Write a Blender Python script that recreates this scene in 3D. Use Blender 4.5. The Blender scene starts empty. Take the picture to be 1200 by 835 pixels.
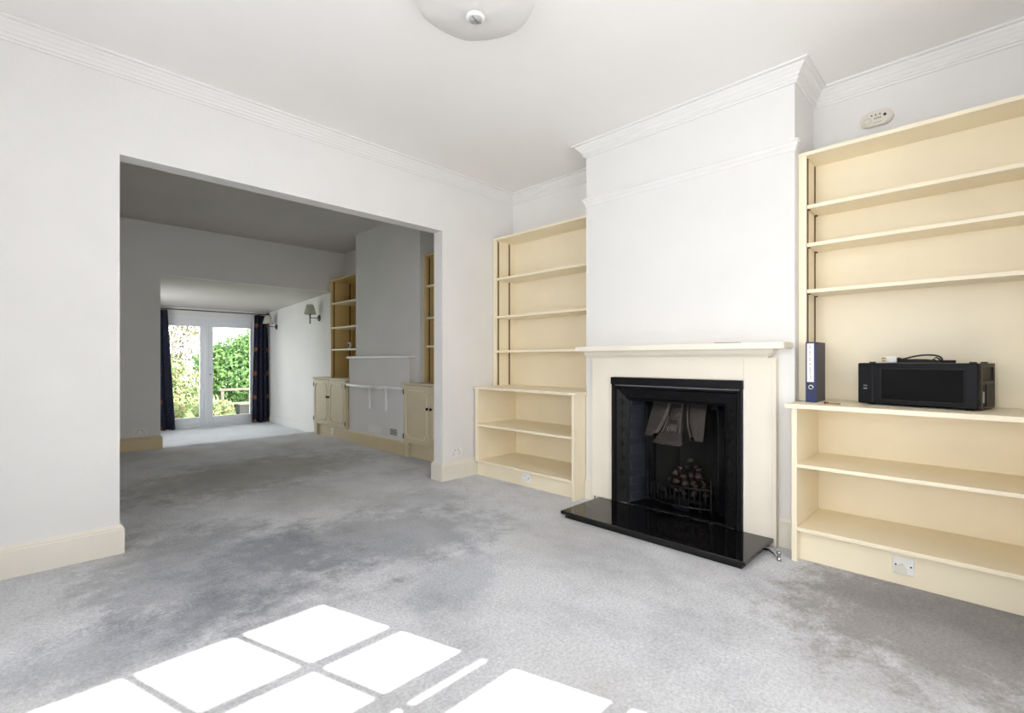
import bpy, bmesh, math, random
from mathutils import Vector, Matrix
random.seed(7)
S = bpy.context.scene
COL = S.collection
PI = math.pi

# ---------------------------------------------------------------- materials
def mat(name, color, rough=0.6, metal=0.0, noise=0.0, nscale=20.0, bump=0.0, bscale=200.0, spec=0.5, coat=0.0):
    m = bpy.data.materials.new(name); m.use_nodes = True
    nt = m.node_tree; b = nt.nodes['Principled BSDF']
    b.inputs['Base Color'].default_value = (*color, 1)
    b.inputs['Roughness'].default_value = rough
    b.inputs['Metallic'].default_value = metal
    b.inputs['Specular IOR Level'].default_value = spec
    b.inputs['Coat Weight'].default_value = coat
    tc = nt.nodes.new('ShaderNodeTexCoord')
    if noise:
        n = nt.nodes.new('ShaderNodeTexNoise'); n.inputs['Scale'].default_value = nscale; n.inputs['Detail'].default_value = 4
        nt.links.new(tc.outputs['Object'], n.inputs['Vector'])
        r = nt.nodes.new('ShaderNodeMapRange')
        r.inputs['From Min'].default_value = .3; r.inputs['From Max'].default_value = .7
        r.inputs['To Min'].default_value = 1 - noise; r.inputs['To Max'].default_value = 1 + noise * .3
        nt.links.new(n.outputs['Fac'], r.inputs['Value'])
        x = nt.nodes.new('ShaderNodeMix'); x.data_type = 'RGBA'; x.blend_type = 'MULTIPLY'
        x.inputs['Factor'].default_value = 1
        x.inputs['A'].default_value = (*color, 1)
        nt.links.new(r.outputs['Result'], x.inputs['B'])
        nt.links.new(x.outputs['Result'], b.inputs['Base Color'])
    if bump:
        n2 = nt.nodes.new('ShaderNodeTexNoise'); n2.inputs['Scale'].default_value = bscale; n2.inputs['Detail'].default_value = 3
        nt.links.new(tc.outputs['Object'], n2.inputs['Vector'])
        bp = nt.nodes.new('ShaderNodeBump'); bp.inputs['Strength'].default_value = bump; bp.inputs['Distance'].default_value = .01
        nt.links.new(n2.outputs['Fac'], bp.inputs['Height'])
        nt.links.new(bp.outputs['Normal'], b.inputs['Normal'])
    return m

def carpet(name, ca, cb, cc, pile_and_shade=()):
    m = bpy.data.materials.new(name); m.use_nodes = True
    nt = m.node_tree; N = nt.nodes; L = nt.links; b = N['Principled BSDF']
    b.inputs['Roughness'].default_value = .95; b.inputs['Specular IOR Level'].default_value = .1
    b.inputs['Sheen Weight'].default_value = .25; b.inputs['Sheen Roughness'].default_value = .5
    tc = N.new('ShaderNodeTexCoord')
    # worn patches where the pile lies another way
    mp = N.new('ShaderNodeMapping'); mp.inputs['Scale'].default_value = (1.0, .75, 1); mp.inputs['Rotation'].default_value = (0, 0, .5)
    L.new(tc.outputs['Object'], mp.inputs['Vector'])
    n1 = N.new('ShaderNodeTexNoise'); n1.inputs['Scale'].default_value = 1.6; n1.inputs['Detail'].default_value = 9
    n1.inputs['Roughness'].default_value = .72; n1.inputs['Distortion'].default_value = .12
    L.new(mp.outputs['Vector'], n1.inputs['Vector'])
    r1 = N.new('ShaderNodeValToRGB'); e = r1.color_ramp.elements
    e[0].position = .36; e[0].color = (*cb, 1); e[1].position = .56; e[1].color = (*ca, 1)
    L.new(n1.outputs['Fac'], r1.inputs['Fac'])
    n2 = N.new('ShaderNodeTexNoise'); n2.inputs['Scale'].default_value = 75; n2.inputs['Detail'].default_value = 5; n2.inputs['Roughness'].default_value = .8
    L.new(tc.outputs['Object'], n2.inputs['Vector'])
    r2 = N.new('ShaderNodeMapRange'); r2.inputs['From Min'].default_value = .3; r2.inputs['From Max'].default_value = .7
    r2.inputs['To Min'].default_value = .62; r2.inputs['To Max'].default_value = 1.25
    L.new(n2.outputs['Fac'], r2.inputs['Value'])
    x = N.new('ShaderNodeMix'); x.data_type = 'RGBA'; x.blend_type = 'MULTIPLY'; x.inputs['Factor'].default_value = 1
    L.new(r1.outputs['Color'], x.inputs['A']); L.new(r2.outputs['Result'], x.inputs['B'])
    # brownish wear drifting over the pile
    n3 = N.new('ShaderNodeTexNoise'); n3.inputs['Scale'].default_value = .8; n3.inputs['Detail'].default_value = 2
    L.new(tc.outputs['Object'], n3.inputs['Vector'])
    r3 = N.new('ShaderNodeMapRange'); r3.inputs['From Min'].default_value = .45; r3.inputs['From Max'].default_value = .7
    r3.inputs['To Min'].default_value = 0; r3.inputs['To Max'].default_value = .4
    L.new(n3.outputs['Fac'], r3.inputs['Value'])
    y = N.new('ShaderNodeMix'); y.data_type = 'RGBA'
    L.new(r3.outputs['Result'], y.inputs['Factor']); L.new(x.outputs['Result'], y.inputs['A']); y.inputs['B'].default_value = (*cc, 1)
    col = y.outputs['Result']
    def mth(op, a, bb=None):
        n = N.new('ShaderNodeMath'); n.operation = op
        for i, v in enumerate((a, bb)):
            if v is None: continue
            if isinstance(v, (int, float)): n.inputs[i].default_value = v
            else: L.new(v, n.inputs[i])
        return n.outputs[0]
    if pile_and_shade:
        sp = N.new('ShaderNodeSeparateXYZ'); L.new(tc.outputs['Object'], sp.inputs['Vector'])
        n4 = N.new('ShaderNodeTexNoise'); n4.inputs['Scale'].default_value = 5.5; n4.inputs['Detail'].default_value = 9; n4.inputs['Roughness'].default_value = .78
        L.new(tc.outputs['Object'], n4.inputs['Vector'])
        for (wx, wy, rx, ry, ang, amt, wc) in pile_and_shade:      # ragged areas brushed the other way, also darkened where less light falls
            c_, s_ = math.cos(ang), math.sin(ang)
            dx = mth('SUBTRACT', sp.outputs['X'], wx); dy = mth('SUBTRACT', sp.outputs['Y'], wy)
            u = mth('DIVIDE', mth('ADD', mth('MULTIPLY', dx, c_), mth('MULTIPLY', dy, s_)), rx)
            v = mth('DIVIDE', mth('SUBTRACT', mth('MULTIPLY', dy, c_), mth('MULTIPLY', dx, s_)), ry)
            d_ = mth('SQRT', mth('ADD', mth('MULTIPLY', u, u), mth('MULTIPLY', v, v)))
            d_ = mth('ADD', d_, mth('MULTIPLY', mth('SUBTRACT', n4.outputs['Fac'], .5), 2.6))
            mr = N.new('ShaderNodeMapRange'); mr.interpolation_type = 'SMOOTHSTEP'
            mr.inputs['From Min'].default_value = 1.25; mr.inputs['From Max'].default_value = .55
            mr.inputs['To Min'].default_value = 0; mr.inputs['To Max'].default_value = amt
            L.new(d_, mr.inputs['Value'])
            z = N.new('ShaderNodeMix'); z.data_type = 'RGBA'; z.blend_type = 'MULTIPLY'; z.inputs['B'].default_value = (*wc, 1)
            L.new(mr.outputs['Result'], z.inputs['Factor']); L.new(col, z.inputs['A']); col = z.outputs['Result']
    L.new(col, b.inputs['Base Color'])
    bp = N.new('ShaderNodeBump'); bp.inputs['Strength'].default_value = .7; bp.inputs['Distance'].default_value = .012
    L.new(n2.outputs['Fac'], bp.inputs['Height']); L.new(bp.outputs['Normal'], b.inputs['Normal'])
    return m

M = {}
M['wall'] = mat('wall_paint', (.785, .78, .77), .75, noise=.03, nscale=2.5, bump=.08, bscale=60, spec=.25)
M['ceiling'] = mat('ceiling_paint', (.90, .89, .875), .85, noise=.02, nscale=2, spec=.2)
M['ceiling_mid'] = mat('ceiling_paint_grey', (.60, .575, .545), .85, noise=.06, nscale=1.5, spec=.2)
M['moulding'] = mat('moulding_white', (.80, .795, .785), .6, spec=.3)
M['skirting'] = mat('skirting_cream', (.79, .755, .67), .4, noise=.03, nscale=4)
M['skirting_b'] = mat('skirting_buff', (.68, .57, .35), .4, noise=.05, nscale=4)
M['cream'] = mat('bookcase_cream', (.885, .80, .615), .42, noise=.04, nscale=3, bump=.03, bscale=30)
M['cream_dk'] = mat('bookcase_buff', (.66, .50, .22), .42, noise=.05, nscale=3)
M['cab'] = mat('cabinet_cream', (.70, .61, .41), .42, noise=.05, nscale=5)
M['surround'] = mat('surround_cream', (.84, .785, .68), .4, noise=.03, nscale=3)
M['white'] = mat('gloss_white', (.85, .85, .85), .3)
M['plastic'] = mat('white_plastic', (.82, .82, .80), .3)
M['plastic_ivory'] = mat('ivory_plastic', (.72, .69, .62), .4)
M['pvc'] = mat('white_pvc', (.80, .82, .86), .3)
M['granite'] = mat('black_granite', (.006, .006, .006), .06, noise=.4, nscale=250, spec=.5)
M['iron'] = mat('black_cast_iron', (.005, .005, .006), .38, bump=.15, bscale=120, spec=.18)
M['iron_sheen'] = mat('polished_cast_iron', (.13, .115, .11), .30, metal=.85, bump=.3, bscale=60)
M['soot'] = mat('sooty_firebrick', (.008, .007, .006), .9, noise=.5, nscale=12)
M['coal'] = mat('ceramic_coal', (.026, .013, .009), .6, noise=.6, nscale=25, bump=.6, bscale=45)
M['brass'] = mat('shelf_strip_brown', (.09, .05, .018), .6, metal=.1)
M['knob'] = mat('dark_bronze', (.02, .012, .008), .35, metal=.5)
M['chrome'] = mat('chrome', (.45, .45, .46), .2, metal=1)
M['dark'] = mat('dark_slot', (.02, .02, .02), .6)
M['grey'] = mat('grey_mark', (.22, .22, .22), .6)
M['lightgrey'] = mat('pale_grey_mark', (.5, .5, .5), .6)
M['file_blue'] = mat('file_blue', (.006, .017, .10), .45)
M['file_grey'] = mat('file_grey_board', (.10, .10, .11), .7, noise=.3, nscale=120)
M['paper'] = mat('paper_white', (.83, .83, .86), .7)
M['pc_black'] = mat('computer_black', (.005, .0055, .008), .45, spec=.2)
M['pc_panel'] = mat('computer_panel', (.006, .006, .007), .7, bump=.4, bscale=400, spec=.15)
M['pc_frame'] = mat('computer_ridge', (.012, .012, .014), .5, spec=.25)
M['pc_metal'] = mat('computer_rear_metal', (.035, .026, .017), .45, metal=.5)
M['rubber'] = mat('black_rubber', (.012, .012, .012), .6)
M['gold'] = mat('brass_pin', (.65, .48, .2), .3, metal=1)
M['red'] = mat('dark_red', (.14, .02, .025), .4)
M['tan'] = mat('tan_wood', (.36, .26, .11), .5)
M['stick'] = mat('brown_stick', (.12, .07, .05), .6)
M['glass_shade'] = mat('frosted_glass', (.95, .94, .93), .6, spec=.2)
def translucent(m, fac):
    nt = m.node_tree; b = nt.nodes['Principled BSDF']; t = nt.nodes.new('ShaderNodeBsdfTranslucent'); t.inputs['Color'].default_value = b.inputs['Base Color'].default_value
    mx = nt.nodes.new('ShaderNodeMixShader'); mx.inputs['Fac'].default_value = fac
    nt.links.new(b.outputs['BSDF'], mx.inputs[1]); nt.links.new(t.outputs['BSDF'], mx.inputs[2]); nt.links.new(mx.outputs['Shader'], nt.nodes['Material Output'].inputs['Surface'])
translucent(M['glass_shade'], .12)
M['shade'] = mat('lamp_fabric', (.55, .53, .46), .9, noise=.08, nscale=80)
M['pewter'] = mat('dark_pewter', (.10, .09, .07), .35, metal=.8)
M['bark'] = mat('bark', (.16, .11, .075), .9, noise=.4, nscale=12)
M['stone'] = mat('pale_stone', (.12, .105, .085), .9, noise=.2, nscale=8)
M['planter'] = mat('dark_planter', (.018, .017, .016), .8)
M['render_out'] = mat('garden_wall', (.62, .58, .54), .9, noise=.2, nscale=5)
M['lawn'] = mat('lawn', (.14, .20, .06), .95, noise=.4, nscale=6)
M['roof'] = mat('outside_render', (.55, .53, .5), .9)
M['carpet'] = carpet('grey_carpet', (.73, .745, .785), (.52, .53, .565), (.52, .49, .45), pile_and_shade=((2.75, .15, .62, .62, .2, 1, (.52, .49, .455)), (1.5, 2.8, .95, .5, -.35, .95, (.60, .62, .65)), (.75, 3.0, .6, .9, .2, .95, (.60, .61, .63)), (1.55, 1.95, .4, .22, .6, .7, (.68, .70, .73)), (2.2, 3.3, .5, .3, -.5, .7, (.70, .71, .73)), (1.6, 5.2, 1.3, .7, .2, .9, (.62, .60, .55)), (.35, 2.45, .5, .25, 0, .8, (.6, .62, .65))))
M['carpet_ext'] = carpet('blue_grey_carpet', (.74, .775, .83), (.64, .67, .72), (.66, .68, .71))


def leafmat(name, c1, c2, c3):
    m = bpy.data.materials.new(name); m.use_nodes = True
    nt = m.node_tree; N = nt.nodes; L = nt.links; b = N['Principled BSDF']
    tc = N.new('ShaderNodeTexCoord'); n = N.new('ShaderNodeTexNoise'); n.inputs['Scale'].default_value = 9; n.inputs['Detail'].default_value = 3
    L.new(tc.outputs['Object'], n.inputs['Vector'])
    r = N.new('ShaderNodeValToRGB'); e = r.color_ramp.elements
    e[0].position = .35; e[0].color = (*c1, 1); e[1].position = .68; e[1].color = (*c3, 1)
    k = e.new(.5); k.color = (*c2, 1)
    L.new(n.outputs['Fac'], r.inputs['Fac']); L.new(r.outputs['Color'], b.inputs['Base Color'])
    b.inputs['Roughness'].default_value = .55
    t = N.new('ShaderNodeBsdfTranslucent'); L.new(r.outputs['Color'], t.inputs['Color'])
    mx = N.new('ShaderNodeMixShader'); mx.inputs['Fac'].default_value = .35
    L.new(b.outputs['BSDF'], mx.inputs[1]); L.new(t.outputs['BSDF'], mx.inputs[2])
    L.new(mx.outputs['Shader'], N['Material Output'].inputs['Surface'])
    return m
M['leaf_green'] = leafmat('leaf_green', (.03, .085, .02), (.09, .20, .04), (.20, .32, .11))
M['leaf_pale'] = leafmat('leaf_pale', (.10, .17, .05), (.25, .32, .13), (.45, .26, .20))
M['leaf_olive'] = leafmat('leaf_olive', (.05, .055, .02), (.13, .13, .06), (.25, .16, .08))

def tilemat():
    m = bpy.data.materials.new('glazed_dark_tile'); m.use_nodes = True
    nt = m.node_tree; N = nt.nodes; L = nt.links; b = N['Principled BSDF']
    tc = N.new('ShaderNodeTexCoord'); sp = N.new('ShaderNodeSeparateXYZ'); cb = N.new('ShaderNodeCombineXYZ')
    L.new(tc.outputs['Object'], sp.inputs['Vector']); L.new(sp.outputs['Y'], cb.inputs['X']); L.new(sp.outputs['Z'], cb.inputs['Y'])
    br = N.new('ShaderNodeTexBrick'); br.inputs['Scale'].default_value = 1
    br.inputs['Brick Width'].default_value = .12; br.inputs['Row Height'].default_value = .06
    br.inputs['Mortar Size'].default_value = .0022; br.inputs['Bias'].default_value = -.2
    br.inputs['Color1'].default_value = (.030, .033, .043, 1); br.inputs['Color2'].default_value = (.045, .049, .062, 1)
    br.inputs['Mortar'].default_value = (.055, .058, .064, 1)
    L.new(cb.outputs['Vector'], br.inputs['Vector']); L.new(br.outputs['Color'], b.inputs['Base Color'])
    b.inputs['Roughness'].default_value = .22
    bp = N.new('ShaderNodeBump'); bp.inputs['Strength'].default_value = .5; bp.inputs['Distance'].default_value = .002; bp.invert = True
    L.new(br.outputs['Fac'], bp.inputs['Height']); L.new(bp.outputs['Normal'], b.inputs['Normal'])
    return m
M['tile'] = tilemat()

def curtainmat():
    # UV in metres: navy cloth, small pale specks, rows of orange flower motifs
    m = bpy.data.materials.new('patterned_navy_cloth'); m.use_nodes = True
    nt = m.node_tree; N = nt.nodes; L = nt.links; b = N['Principled BSDF']
    b.inputs['Roughness'].default_value = .9
    uv = N.new('ShaderNodeUVMap'); sp = N.new('ShaderNodeSeparateXYZ'); L.new(uv.outputs['UV'], sp.inputs['Vector'])
    def math_(op, a, bb=None):
        n = N.new('ShaderNodeMath'); n.operation = op
        for i, v in enumerate((a, bb)):
            if v is None: continue
            if isinstance(v, (int, float)): n.inputs[i].default_value = v
            else: L.new(v, n.inputs[i])
        return n.outputs[0]
    def cell(src, period, off):
        f = math_('FRACT', math_('ADD', math_('DIVIDE', src, period), off))
        return math_('MULTIPLY', math_('SUBTRACT', f, .5), period)
    du = cell(sp.outputs['X'], .26, .35); dv = cell(sp.outputs['Y'], .475, .45)
    d = math_('SQRT', math_('ADD', math_('MULTIPLY', du, du), math_('MULTIPLY', dv, dv)))
    nz = N.new('ShaderNodeTexNoise'); nz.inputs['Scale'].default_value = 38; L.new(uv.outputs['UV'], nz.inputs['Vector'])
    d2 = math_('ADD', d, math_('MULTIPLY', math_('SUBTRACT', nz.outputs['Fac'], .5), .06))
    spot = math_('LESS_THAN', d2, .042)
    vo = N.new('ShaderNodeTexVoronoi'); vo.inputs['Scale'].default_value = 28; L.new(uv.outputs['UV'], vo.inputs['Vector'])
    speck = math_('LESS_THAN', vo.outputs['Distance'], .2)
    x1 = N.new('ShaderNodeMix'); x1.data_type = 'RGBA'; x1.inputs['A'].default_value = (.007, .009, .025, 1); x1.inputs['B'].default_value = (.05, .06, .11, 1)
    L.new(speck, x1.inputs['Factor'])
    x2 = N.new('ShaderNodeMix'); x2.data_type = 'RGBA'; x2.inputs['B'].default_value = (.22, .075, .045, 1)
    L.new(spot, x2.inputs['Factor']); L.new(x1.outputs['Result'], x2.inputs['A'])
    L.new(x2.outputs['Result'], b.inputs['Base Color'])
    return m
M['curtain'] = curtainmat()

def glassmat():
    m = bpy.data.materials.new('window_glass'); m.use_nodes = True
    nt = m.node_tree; N = nt.nodes; L = nt.links
    N.remove(N['Principled BSDF'])
    t = N.new('ShaderNodeBsdfTransparent'); t.inputs['Color'].default_value = (.95, .97, .96, 1)
    g = N.new('ShaderNodeBsdfGlossy'); g.inputs['Roughness'].default_value = .02
    f = N.new('ShaderNodeFresnel'); f.inputs['IOR'].default_value = 1.45
    mx = N.new('ShaderNodeMixShader')
    L.new(f.outputs['Fac'], mx.inputs['Fac']); L.new(t.outputs['BSDF'], mx.inputs[1]); L.new(g.outputs['BSDF'], mx.inputs[2])
    L.new(mx.outputs['Shader'], N['Material Output'].inputs['Surface'])
    return m
M['glass'] = glassmat()

# ---------------------------------------------------------------- mesh builder
class MB:
    def __init__(s): s.bm = bmesh.new()
    def box(s, x0, x1, y0, y1, z0, z1, bev=0, rot=0, about=None):
        r = bmesh.ops.create_cube(s.bm, size=1)
        vs = r['verts']
        T = Matrix.Translation(((x0+x1)/2, (y0+y1)/2, (z0+z1)/2)) @ Matrix.Diagonal((abs(x1-x0), abs(y1-y0), abs(z1-z0), 1))
        if rot:
            a = Vector(about or ((x0+x1)/2, (y0+y1)/2, 0))
            T = Matrix.Translation(a) @ Matrix.Rotation(rot, 4, 'Z') @ Matrix.Translation(-a) @ T
        bmesh.ops.transform(s.bm, matrix=T, verts=vs)
        if bev:
            es = list({e for v in vs for e in v.link_edges})
            bmesh.ops.bevel(s.bm, geom=es, offset=bev, segments=2, affect='EDGES', profile=.5)
        return s
    def quad(s, *pts):
        s.bm.faces.new([s.bm.verts.new(p) for p in pts]); return s
    def prism(s, poly, axis, a, b):
        """poly: 2-D points; extruded along axis from a to b. axis 'x': (y,z), 'y': (x,z), 'z': (x,y)"""
        def P(p, t): return {'x': (t, p[0], p[1]), 'y': (p[0], t, p[1]), 'z': (p[0], p[1], t)}[axis]
        A = [s.bm.verts.new(P(p, a)) for p in poly]; B = [s.bm.verts.new(P(p, b)) for p in poly]
        n = len(poly)
        s.bm.faces.new(A); s.bm.faces.new(B[::-1])
        for i in range(n): s.bm.faces.new((A[i], B[i], B[(i+1) % n], A[(i+1) % n]))
        return s
    def tube(s, pts, rad, seg=10, cap=True):
        pts = [Vector(p) for p in pts]; n = len(pts)
        rads = rad if isinstance(rad, (list, tuple)) else [rad]*n
        rings = []; up = None
        for i, p in enumerate(pts):
            t = (pts[min(i+1, n-1)] - pts[max(i-1, 0)]).normalized()
            if up is None:
                up = t.orthogonal().normalized()
            else:
                up = (up - t*up.dot(t)).normalized()
            w = t.cross(up)
            rings.append([s.bm.verts.new(p + (up*math.cos(2*PI*k/seg) + w*math.sin(2*PI*k/seg))*rads[i]) for k in range(seg)])
        for i in range(n-1):
            for k in range(seg):
                f = s.bm.faces.new((rings[i][k], rings[i][(k+1) % seg], rings[i+1][(k+1) % seg], rings[i+1][k])); f.smooth = True
        if cap: s.bm.faces.new(rings[0][::-1]); s.bm.faces.new(rings[-1])
        return s
    def lathe(s, prof, c, seg=32, axis='z'):
        """prof: (radius, along) pairs"""
        def P(r, h, a):
            x, y = r*math.cos(a), r*math.sin(a)
            v = {'z': (x, y, h), 'x': (h, x, y), 'y': (x, h, y)}[axis]
            return Vector(c) + Vector(v)
        rings = []
        for r, h in prof:
            if r < 1e-6: rings.append([s.bm.verts.new(P(0, h, 0))])
            else: rings.append([s.bm.verts.new(P(r, h, 2*PI*k/seg)) for k in range(seg)])
        for i in range(len(rings)-1):
            A, B = rings[i], rings[i+1]
            for k in range(seg):
                a0, a1 = A[k % len(A)], A[(k+1) % len(A)]; b0, b1 = B[k % len(B)], B[(k+1) % len(B)]
                vs = []
                for v in (a0, a1, b1, b0):
                    if v not in vs: vs.append(v)
                if len(vs) > 2:
                    f = s.bm.faces.new(vs); f.smooth = True
        return s
    def sweep(s, path, prof):
        """horizontal path (x,y) with the room on its right hand; prof: closed (out, z) outline"""
        n = len(path); V = [Vector(p) for p in path]; rings = []
        for i in range(n):
            dirs = []
            if i > 0: dirs.append((V[i]-V[i-1]).normalized())
            if i < n-1: dirs.append((V[i+1]-V[i]).normalized())
            ns = [Vector((d.y, -d.x)) for d in dirs]
            m = ns[0] if len(ns) == 1 else (ns[0]+ns[1]) / (1 + ns[0].dot(ns[1]))
            rings.append([s.bm.verts.new((V[i].x+m.x*o, V[i].y+m.y*o, z)) for o, z in prof])
        k = len(prof)
        for i in range(n-1):
            for j in range(k):
                s.bm.faces.new((rings[i][j], rings[i+1][j], rings[i+1][(j+1) % k], rings[i][(j+1) % k]))
        s.bm.faces.new(rings[0]); s.bm.faces.new(rings[-1][::-1])
        return s
    def build(s, name, material, parent=None, loc=None, smooth_angle=None):
        bmesh.ops.recalc_face_normals(s.bm, faces=s.bm.faces)
        me = bpy.data.meshes.new(name); s.bm.to_mesh(me); s.bm.free()
        o = bpy.data.objects.new(name, me); COL.objects.link(o)
        me.materials.append(material)
        if parent is not None:
            o.parent = parent
            o.matrix_parent_inverse = parent_world(parent).inverted()
        return o

def parent_world(p):
    m = Matrix.LocRotScale(p.location, p.rotation_euler, p.scale)
    if p.parent: m = parent_world(p.parent) @ p.matrix_parent_inverse @ m
    return m
def tag(o, label, cat, group=None):
    o['label'] = label; o['category'] = cat
    if group: o['group'] = group
    return o
def thing(name, loc, label, cat, group=None, rz=0):
    o = bpy.data.objects.new(name, None); COL.objects.link(o)
    o.location = loc; o.rotation_euler = (0, 0, rz); o.empty_display_size = .1
    return tag(o, label, cat, group)
def struct(name, mb, m, parent=None):
    o = mb.build(name, m, parent)
    if parent is None: o['kind'] = 'structure'
    return o

# ---------------------------------------------------------------- dimensions
H = 1.13                                        # camera height
XL, YF, YP, YP2 = -3.4, -.30, 3.614, 3.744      # left wall, front wall, partition faces
XA, XC, YC1, YC2 = 3.665, 3.228, .816, 2.338    # alcove back wall, breast face, breast sides
ZC = 2.885
OX1, OX2, OZ = .379, 2.724, 2.337               # opening in the partition
YB, YB2 = 7.52, 7.60                            # rear wall of the middle room
BX1, BZ = 1.194, 2.225
EX, EY, EZ = 3.45, 10.45, -.12                  # extension: right wall, door wall, floor level
MXL = -.6

# ---------------------------------------------------------------- shell
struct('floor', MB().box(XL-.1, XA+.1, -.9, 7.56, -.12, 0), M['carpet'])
struct('floor_extension', MB().box(.9, EX+.1, 7.56, EY+.1, -.24, EZ), M['carpet_ext'])
struct('ceiling', MB().box(XL-.1, XA+.1, YF-.12, YP+.06, ZC, ZC+.15), M['ceiling'])
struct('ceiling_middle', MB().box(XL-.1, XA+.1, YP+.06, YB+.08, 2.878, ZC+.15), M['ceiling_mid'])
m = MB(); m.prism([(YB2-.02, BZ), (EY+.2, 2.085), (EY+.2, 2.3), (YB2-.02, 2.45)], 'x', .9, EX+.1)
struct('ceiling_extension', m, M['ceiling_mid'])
LW = (.0, 2.5, .5, 2.6)                      # opening added in the unseen left wall to light the front room
struct('wall_left', MB().box(XL-.1, XL, YF-.1, LW[0], 0, ZC).box(XL-.1, XL, LW[1], YP2, 0, ZC).box(XL-.1, XL, LW[0], LW[1], 0, LW[2]).box(XL-.1, XL, LW[0], LW[1], LW[3], ZC), M['wall'])
struct('wall_light_stop', MB().box(XL, -.75, 2.65, YP, 0, ZC), M['wall'])  # unseen block, added to keep the side window's light off the partition
m = MB()
for k in range(4):
    y = LW[0] + (LW[1]-LW[0])*k/3; m.box(XL-.07, XL-.03, y-.025, y+.025, LW[2], LW[3])
for z in (LW[2]+.02, 1.6, LW[3]-.02): m.box(XL-.07, XL-.03, LW[0], LW[1], z-.02, z+.02)
struct('added_window_3', m, M['white'])
struct('wall_left_middle', MB().box(MXL-.1, MXL, YP2, YB, 0, ZC), M['wall'])
m = MB().box(XL, OX1, YP, YP2, 0, ZC).box(OX2, XA, YP, YP2, 0, ZC).box(OX1, OX2, YP, YP2, OZ, ZC)
struct('wall_partition', m, M['wall'])
m = MB().box(XA, XA+.1, YF-.1, YB2, 0, ZC)
struct('wall_right', m, M['wall'])
# chimney breast, with the hole for the fire
m = MB().box(XC, XA, YC1, 1.19, 0, ZC).box(XC, XA, 1.96, YC2, 0, ZC).box(XC, XA, 1.19, 1.96, .93, ZC).box(3.60, XA, 1.19, 1.96, 0, .93)
struct('wall_chimney', m, M['wall'])
# middle room breast and its boxed-in lower part
MB1, MB2 = 4.715, 6.271
struct('wall_chimney_middle', MB().box(XC, XA, MB1, MB2, 0, 2.878).box(3.145, XC, 4.80, MB2+.03, 0, 1.15), M['wall'])
m = MB().box(MXL, BX1, YB, YB2, 0, ZC).box(BX1, XA, YB, YB2, BZ, ZC).box(EX, XA, YB, YB2, 0, BZ)
struct('wall_back', m, M['wall'])
# extension walls
struct('wall_extension_right', MB().box(EX, EX+.1, YB2, EY+.2, EZ, 2.5), M['wall'])
EW = (8.6, 9.65, .5, 1.75)  # opening added in the unseen left wall to brighten the extension
struct('wall_extension_left', MB().box(.9, 1.0, YB2, EW[0], EZ, 2.5).box(.9, 1.0, EW[1], EY+.2, EZ, 2.5).box(.9, 1.0, EW[0], EW[1], EZ, EW[2]).box(.9, 1.0, EW[0], EW[1], EW[3], 2.5), M['wall'])
m = MB()
for y in (EW[0]+.02, EW[1]-.02): m.box(.93, .97, y-.03, y+.03, EW[2], EW[3])
for z in (EW[2]+.02, EW[3]-.02): m.box(.93, .97, EW[0], EW[1], z-.02, z+.02)
struct('added_window_5', m, M['pvc'])
DX0, DX1, DZ0, DZ1 = 1.555, 3.195, EZ, 1.95
m = MB().box(1.0, DX0, EY, EY+.2, EZ, 2.4).box(DX1, EX, EY, EY+.2, EZ, 2.4).box(DX0, DX1, EY, EY+.2, DZ1, 2.4)
struct('wall_extension_back', m, M['wall'])
# front wall and the square bay the photograph was taken from
BY, BW0, BW1 = -.75, .809, 1.876                # window plane, glazed width
BL, BR = -.75, 2.25
m = MB().box(XL-.1, BL, YF-.1, YF, 0, ZC).box(BR, XA+.1, YF-.1, YF, 0, ZC).box(BL, BR, YF-.1, YF, 2.72, ZC)
m.box(BR, BR+.1, BY-.1, YF-.1, 0, 2.85)
m.box(BL-.1, BR+.1, BY-.1, YF-.1, 2.72, 2.85)
m.box(BL-.1, BL, BY-.1, YF-.1, 0, .45).box(BL-.1, BL, BY-.1, YF-.1, 2.55, 2.72)
m.box(BL-.1, BR+.1, BY-.1, BY, 0, .45).box(BL-.1, BR+.1, BY-.1, BY, 2.64, 2.72)
m.box(BW1+.09, BR+.1, BY-.1, BY, .45, 2.64).box(BL-.1, BW0-.09, BY-.1, BY, .45, 2.64)
struct('wall_front', m, M['wall'])
m = MB()
b = .013
for k in range(4):
    x = BW1 - k*.3557
    if k in (0, 3): m.box(x-(.1 if k else 0), x+(0 if k else .1), BY-.02, BY+.02, .4, 2.62)
    else: m.box(x-b, x+b, BY-.02, BY+.02, .45, 2.55)
m.box(BW0-.05, BW1+.05, BY-.02, BY+.02, 2.531, 2.66)
for z0_, z1_ in ((2.146, 2.172), (1.824, 1.876), (1.716, 1.776), (1.361, 1.387), (.97, .99), (.42, .47)):
    m.box(BW0-.05, BW1+.05, BY-.02, BY+.02, z0_, z1_)
struct('window_1', m, M['white'])
m = MB()
for y in (-.73, -.58, -.43): m.box(BL-.06, BL-.02, y-.012, y+.012, .45, 2.55)
for z in (.46, 1.0, 1.5, 2.0, 2.54): m.box(BL-.06, BL-.02, -.75, -.42, z-.012, z+.012)
struct('window_2', m, M['white'])

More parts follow.
